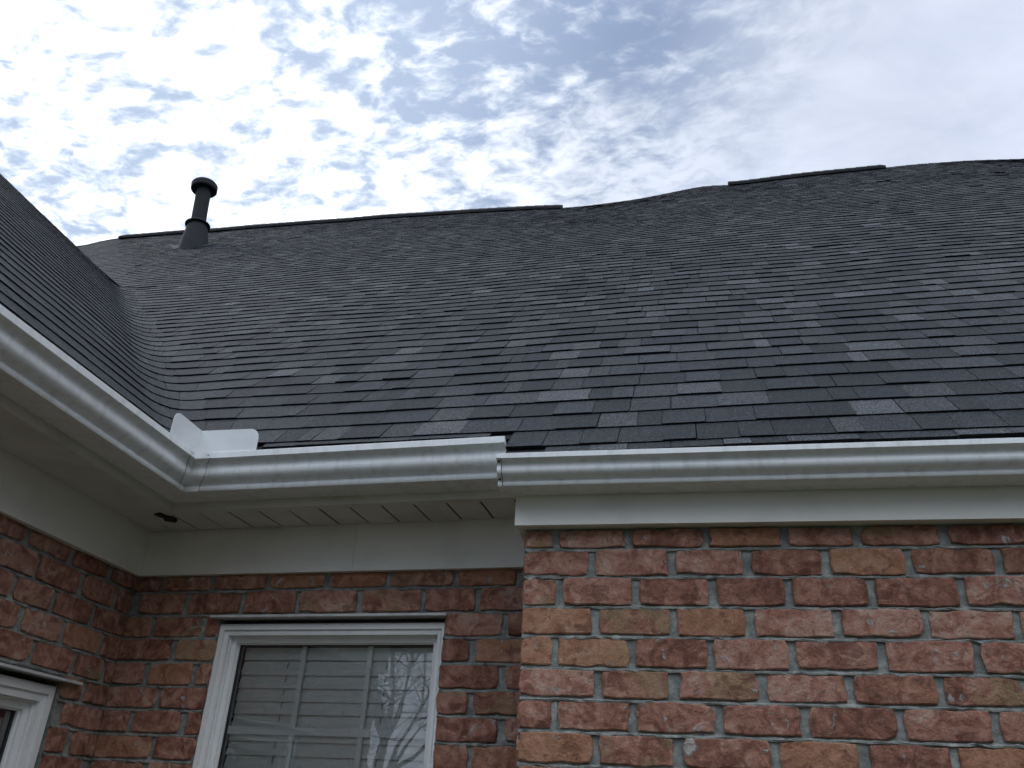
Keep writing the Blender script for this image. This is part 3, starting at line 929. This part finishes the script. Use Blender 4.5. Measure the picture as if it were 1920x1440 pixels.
# ------------------------------------------------------------------ flue vent
vp = empty('vent_pipe', (-6.3, 8.38, H + 6.7), house)
base = SP(58.1 * EXP, l_of_t(58.1 * EXP, -6.49), .0)
ax = Z3 - TT * .085; ax = ax / np.linalg.norm(ax)
def lathe(prof, ax, base, n=28, capb=False):
    A_ = np.cross(ax, Y3); A_ /= np.linalg.norm(A_); B_ = np.cross(ax, A_)
    V = [base + ax * h + (A_ * math.cos(2 * math.pi * k / n) + B_ * math.sin(2 * math.pi * k / n)) * r for r, h in prof for k in range(n)]
    F = [(i * n + k, i * n + (k + 1) % n, (i + 1) * n + (k + 1) % n, (i + 1) * n + k) for i in range(len(prof) - 1) for k in range(n)]
    return V, F
for nm, prof in (('flashing_cone', [(.22, -.28), (.178, .05), (.145, .28), (.125, .37)]),
                 ('storm_collar', [(.105, .395), (.165, .345), (.168, .36), (.11, .415), (.1, .42)]),
                 ('flue', [(.1, .3), (.1, 1.04)]),
                 ('flue_cap', [(.115, .985), (.165, .985), (.178, 1.0), (.18, 1.075), (.165, 1.095), (.0, 1.115)])):
    V, F = lathe(prof, ax, base); obj(nm, V, F, M_VENT, vp, smooth=nm in ('flue', 'flashing_cone'))
V, F = lathe([(.15, 1.12), (.155, 1.15)], ax, base)
fb = MB(); sc_ = 58.1 * EXP
P4 = [SP(sc_ + a, l_of_t(sc_, -6.49) + c, .012) for a, c in ((-.22, -.34), (-.22, .25), (.3, .25), (.3, -.34))]
fb.add(P4 + [p - NMAIN * .006 for p in P4], [(0, 1, 2, 3), (0, 4, 5, 1), (1, 5, 6, 2), (2, 6, 7, 3), (3, 7, 4, 0)])
fb.build('base_flashing', M_VENT, vp)

# ------------------------------------------------------------------ windows and blinds
def ring(mb, fr, r_out, r_in, c_front, c_back, c_in=None):
    """rectangular mitred frame: outer rect, inner rect (a0,a1,b0,b1)"""
    o_, A, B, C = fr; c_in = c_front if c_in is None else c_in
    def rect(r, c): return [o_ + A * a + B * b_ + C * c for a, b_ in ((r[0], r[2]), (r[1], r[2]), (r[1], r[3]), (r[0], r[3]))]
    V = rect(r_out, c_back) + rect(r_out, c_front) + rect(r_in, c_in) + rect(r_in, c_back)
    F = []
    for k in range(3):
        for i in range(4):
            j = (i + 1) % 4; F.append((k * 4 + i, k * 4 + j, (k + 1) * 4 + j, (k + 1) * 4 + i))
    mb.add(V, F)
def inset(r, d, db=None): return (r[0] + d, r[1] - d, r[2] + (d if db is None else db), r[3] - d)


def window(fr, rect, d0, w_tot, label, blind_label, vbars, hbar, slat0, name_group):
    """rect = frame outline on the wall frame; d0 = outward offset of the outer face; glass .06 behind it"""
    wdw = empty('window', tuple(fr[0] + fr[1] * (rect[0] + rect[1]) / 2 + Z3 * (H - .9)), house); wdw['label'] = label
    k = w_tot / .0626; r = rect
    f_ = MB()
    ring(f_, fr, r, inset(r, .004 * k), d0, d0 - .05, d0 + .003)
    ring(f_, fr, inset(r, .0042 * k), inset(r, .019 * k), d0 + .002, d0 - .05, d0 + .002)
    ring(f_, fr, inset(r, .0192 * k), inset(r, .024 * k), d0 - .005, d0 - .05, d0 - .007)
    ring(f_, fr, inset(r, .0242 * k), inset(r, .036 * k), d0 - .004, d0 - .055, d0 - .006)
    f_.build('brick_mould', M_VINYL, wdw)
    s_ = MB()
    ring(s_, fr, inset(r, .0362 * k), inset(r, .041 * k), d0 - .020, d0 - .07, d0 - .020)
    ring(s_, fr, inset(r, .0412 * k), inset(r, .056 * k), d0 - .030, d0 - .07, d0 - .034)
    ring(s_, fr, inset(r, .0562 * k), inset(r, .0600 * k), d0 - .040, d0 - .07, d0 - .044)
    s_.build('sash', M_VINYL, wdw)
    g_ = MB(); ring(g_, fr, inset(r, .0602 * k), inset(r, .0626 * k), d0 - .052, d0 - .07, d0 - .056); g_.build('gasket', M_GASKET, wdw)
    gi = inset(r, .0618 * k); o_, A, B, C = fr
    p_ = MB(); p_.add([o_ + A * a + B * b_ + C * (d0 - .060) for a, b_ in ((gi[0], gi[2]), (gi[1], gi[2]), (gi[1], gi[3]), (gi[0], gi[3]))], [(0, 1, 2, 3)])
    p_.build('pane', MB_GLASS, wdw)
    gi2 = inset(r, .0605 * k)
    for a in vbars:
        b_ = MB(); b_.box(fr, a - .0085, a + .0085, hbar + .0125, gi2[3], d0 - .072, d0 - .067); b_.build('muntin', M_MUNT, wdw)
        b_ = MB(); b_.box(fr, a - .0085, a + .0085, gi2[2], hbar - .0125, d0 - .072, d0 - .067); b_.build('muntin', M_MUNT, wdw)
    if vbars:
        b_ = MB(); b_.box(fr, gi2[0], gi2[1], hbar - .012, hbar + .012, d0 - .0725, d0 - .0665); b_.build('muntin', M_MUNT, wdw)
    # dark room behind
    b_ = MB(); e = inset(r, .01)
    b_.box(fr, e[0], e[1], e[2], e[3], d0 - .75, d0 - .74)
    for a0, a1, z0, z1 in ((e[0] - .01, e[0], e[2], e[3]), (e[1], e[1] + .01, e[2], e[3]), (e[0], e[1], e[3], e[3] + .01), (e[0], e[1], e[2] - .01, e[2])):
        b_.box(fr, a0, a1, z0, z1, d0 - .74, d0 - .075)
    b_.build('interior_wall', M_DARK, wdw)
    bl = empty('window_blind', tuple(fr[0] + fr[1] * (rect[0] + rect[1]) / 2 - fr[3] * .1 + Z3 * (H + rect[3] - .06)))
    bl['label'] = blind_label; bl['category'] = 'blind'
    gi3 = inset(r, .0605 * k); a0, a1 = gi3[0] + .004, gi3[1] - .004; db = d0 - .084
    h_ = MB(); h_.box(fr, a0 + .002, a1 - .002, slat0 + .004, slat0 + .045, db - .035, db + .001); h_.build('headrail', M_BLIND, bl)
    z = slat0; rr = random.Random(int(abs(a0) * 1000)); first = None
    while z > rect[2] + .08:
        j = rr.uniform(-.0008, .0008)
        # closed slat: lower edge towards the room, upper edge towards the glass, slightly crowned
        prof = [(-.0455, .0030 + j), (-.030, .0018), (-.012, -.0024), (.0015, -.0075)]
        V = []
        for aa in (a0, a1):
            V += [o_ + A * aa + B * (z + pz + j) + C * (db + pc) for pz, pc in prof] + [o_ + A * aa + B * (z + pz + .001) + C * (db + pc - .0028) for pz, pc in prof]
        F = [(k_, k_ + 1, 9 + k_, 8 + k_) for k_ in range(3)] + [(4 + k_, 12 + k_, 13 + k_, 5 + k_) for k_ in range(3)] + [(0, 8, 12, 4), (3, 7, 15, 11)]
        obj('slat', V, F, M_BLIND, bl, smooth=False)
        z -= .0418
    for fa in (.245, .76):
        aa = a0 + (a1 - a0) * fa; c_ = MB()
        z = slat0
        while z > rect[2] + .08:
            c_.tube([o_ + A * aa + B * (z - .004) + C * (db - .001), o_ + A * aa + B * (z - .026) + C * (db + .0035)], .0011, 5); z -= .0418
        c_.build('ladder_cord', M_CORD, bl)
    return wdw


window(fr_rec, (WIN[0] + .001, -.909, -.93, .5665), OR_ - 2.63, .0626,
       'white window in the set-back wall with two upright grille bars', 'closed white slat blind behind the grille window in the set-back wall',
       [-1.4415, -1.1995], .2355, .458, 'x')
window(fr_left, (1.62, 2.503, -.93, .318), -.012, .085,
       'white window in the left wing, only its upper corner in view', 'white slat blind behind the window of the left wing at the lower left edge',
       [1.95, 2.2], .02, .17, 'y')
for fr, a0, a1, z in ((fr_rec, -1.7645, -.9085, .5835), (fr_left, 1.45, 2.577, .3355)):
    o_, A, B, C = fr; b = MB()
    b.box(fr, a0, a1, z, z + .0075, -.03, .024)
    b.box(fr, a0 + .01, a1 - .01, z + .008, z + .05, -.03, -.0225)
    b.box(fr, a0 - .02, a1 + .02, z - .03, z + .06, -.16, -.105)  # added box out of sight, stops light leaking in above the frame
    q_ = b.build('lintel', M_LINTEL, house)

# ------------------------------------------------------------------ bare trees behind the camera, seen in the window
def tree(x, y, hgt, seed, label):
    r = random.Random(seed); root = empty('bare_tree', (x, y, 0)); root['label'] = label; root['category'] = 'tree'; root['group'] = 'bare trees mirrored in the window'
    tr, cr = MB(), MB()
    def grow(p, d, ln, rad, lev):
        pts = [p]; rads = [rad]; n = 5
        for i in range(n):
            d = d + np.array([r.gauss(0, .11), r.gauss(0, .11), r.gauss(.02, .06)]); d /= np.linalg.norm(d)
            pts.append(pts[-1] + d * ln / n); rads.append(rad * (1 - .62 * (i + 1) / n))
        (tr if lev == 0 else cr).tube(pts, rads, 7 if lev < 2 else 4, cap=False)
        if lev >= 5: return
        for _ in range((8, 7, 5, 4, 3)[lev]):
            f = r.uniform(.35, 1.0); i = min(int(f * n), n - 1)
            dd = d * .55 + np.array([r.gauss(0, .6), r.gauss(0, .6), r.gauss(.25, .35)]); dd /= np.linalg.norm(dd)
            grow(pts[i + 1], dd, ln * r.uniform(.45, .68), rads[i + 1] * .7, lev + 1)
    grow(np.array([x, y, -H]), np.array([0, 0, 1.0]), hgt * .5, .15, 0)
    tr.build('trunk', M_BARK, root); cr.build('crown', M_BARK, root)
for tx, ty, th_, sd, lb in ((-11.4, -13.5, 9.5, 4, 'left of two bare trees mirrored in the window glass'), (-8.0, -11.6, 8.0, 8, 'right of two bare trees mirrored in the window glass, nearer the frame')):
    tree(tx, ty, th_, sd, lb)


def added_treeline():  # added trees out of view; they keep low sky light off the house
    """added evergreens, unseen behind and beside the viewer, that block the low sky"""
    r = random.Random(9); V = []; F = []
    for az in range(-215, 121, 4):
        a = math.radians(az)
        if math.cos(a) > .35: continue
        gap = -180 < az < -134
        if gap: continue
        d = r.uniform(10.5, 13); cx, cy = d * math.sin(a), d * math.cos(a)
        hh = r.uniform(7.5, 10.0)
        if cx < -1.5 and cy > -2: continue
        for _ in range(1500):
            z = r.uniform(0, 1) ** 1.2; rr = (1 - z) ** .6 * 1.7 * math.sqrt(r.random()) + .1
            q = r.uniform(0, 6.283); p = np.array([cx + rr * math.cos(q), cy + rr * math.sin(q), z * hh])
            e1 = np.array([r.gauss(0, 1), r.gauss(0, 1), r.gauss(0, 1)]); e1 /= np.linalg.norm(e1)
            e2 = np.cross(e1, (r.gauss(0, 1), r.gauss(0, 1), r.gauss(0, 1))); e2 /= np.linalg.norm(e2) + 1e-6
            k = r.uniform(.12, .24); b0 = len(V)
            V += [p - e1 * k, p + e2 * k * .5, p + e1 * k, p - e2 * k * .5]; F.append((b0, b0 + 1, b0 + 2, b0 + 3))
    V = [(v[0], v[1], v[2] - H) for v in V]
    o = obj('added_treeline', V, F, m_plain('added_evergreen_leaves', (.028, .045, .018), .8, .5, 3))
    o['kind'] = 'stuff'; o['label'] = 'added evergreen trees out of view, blocking the low sky'; o['category'] = 'trees'
added_treeline()
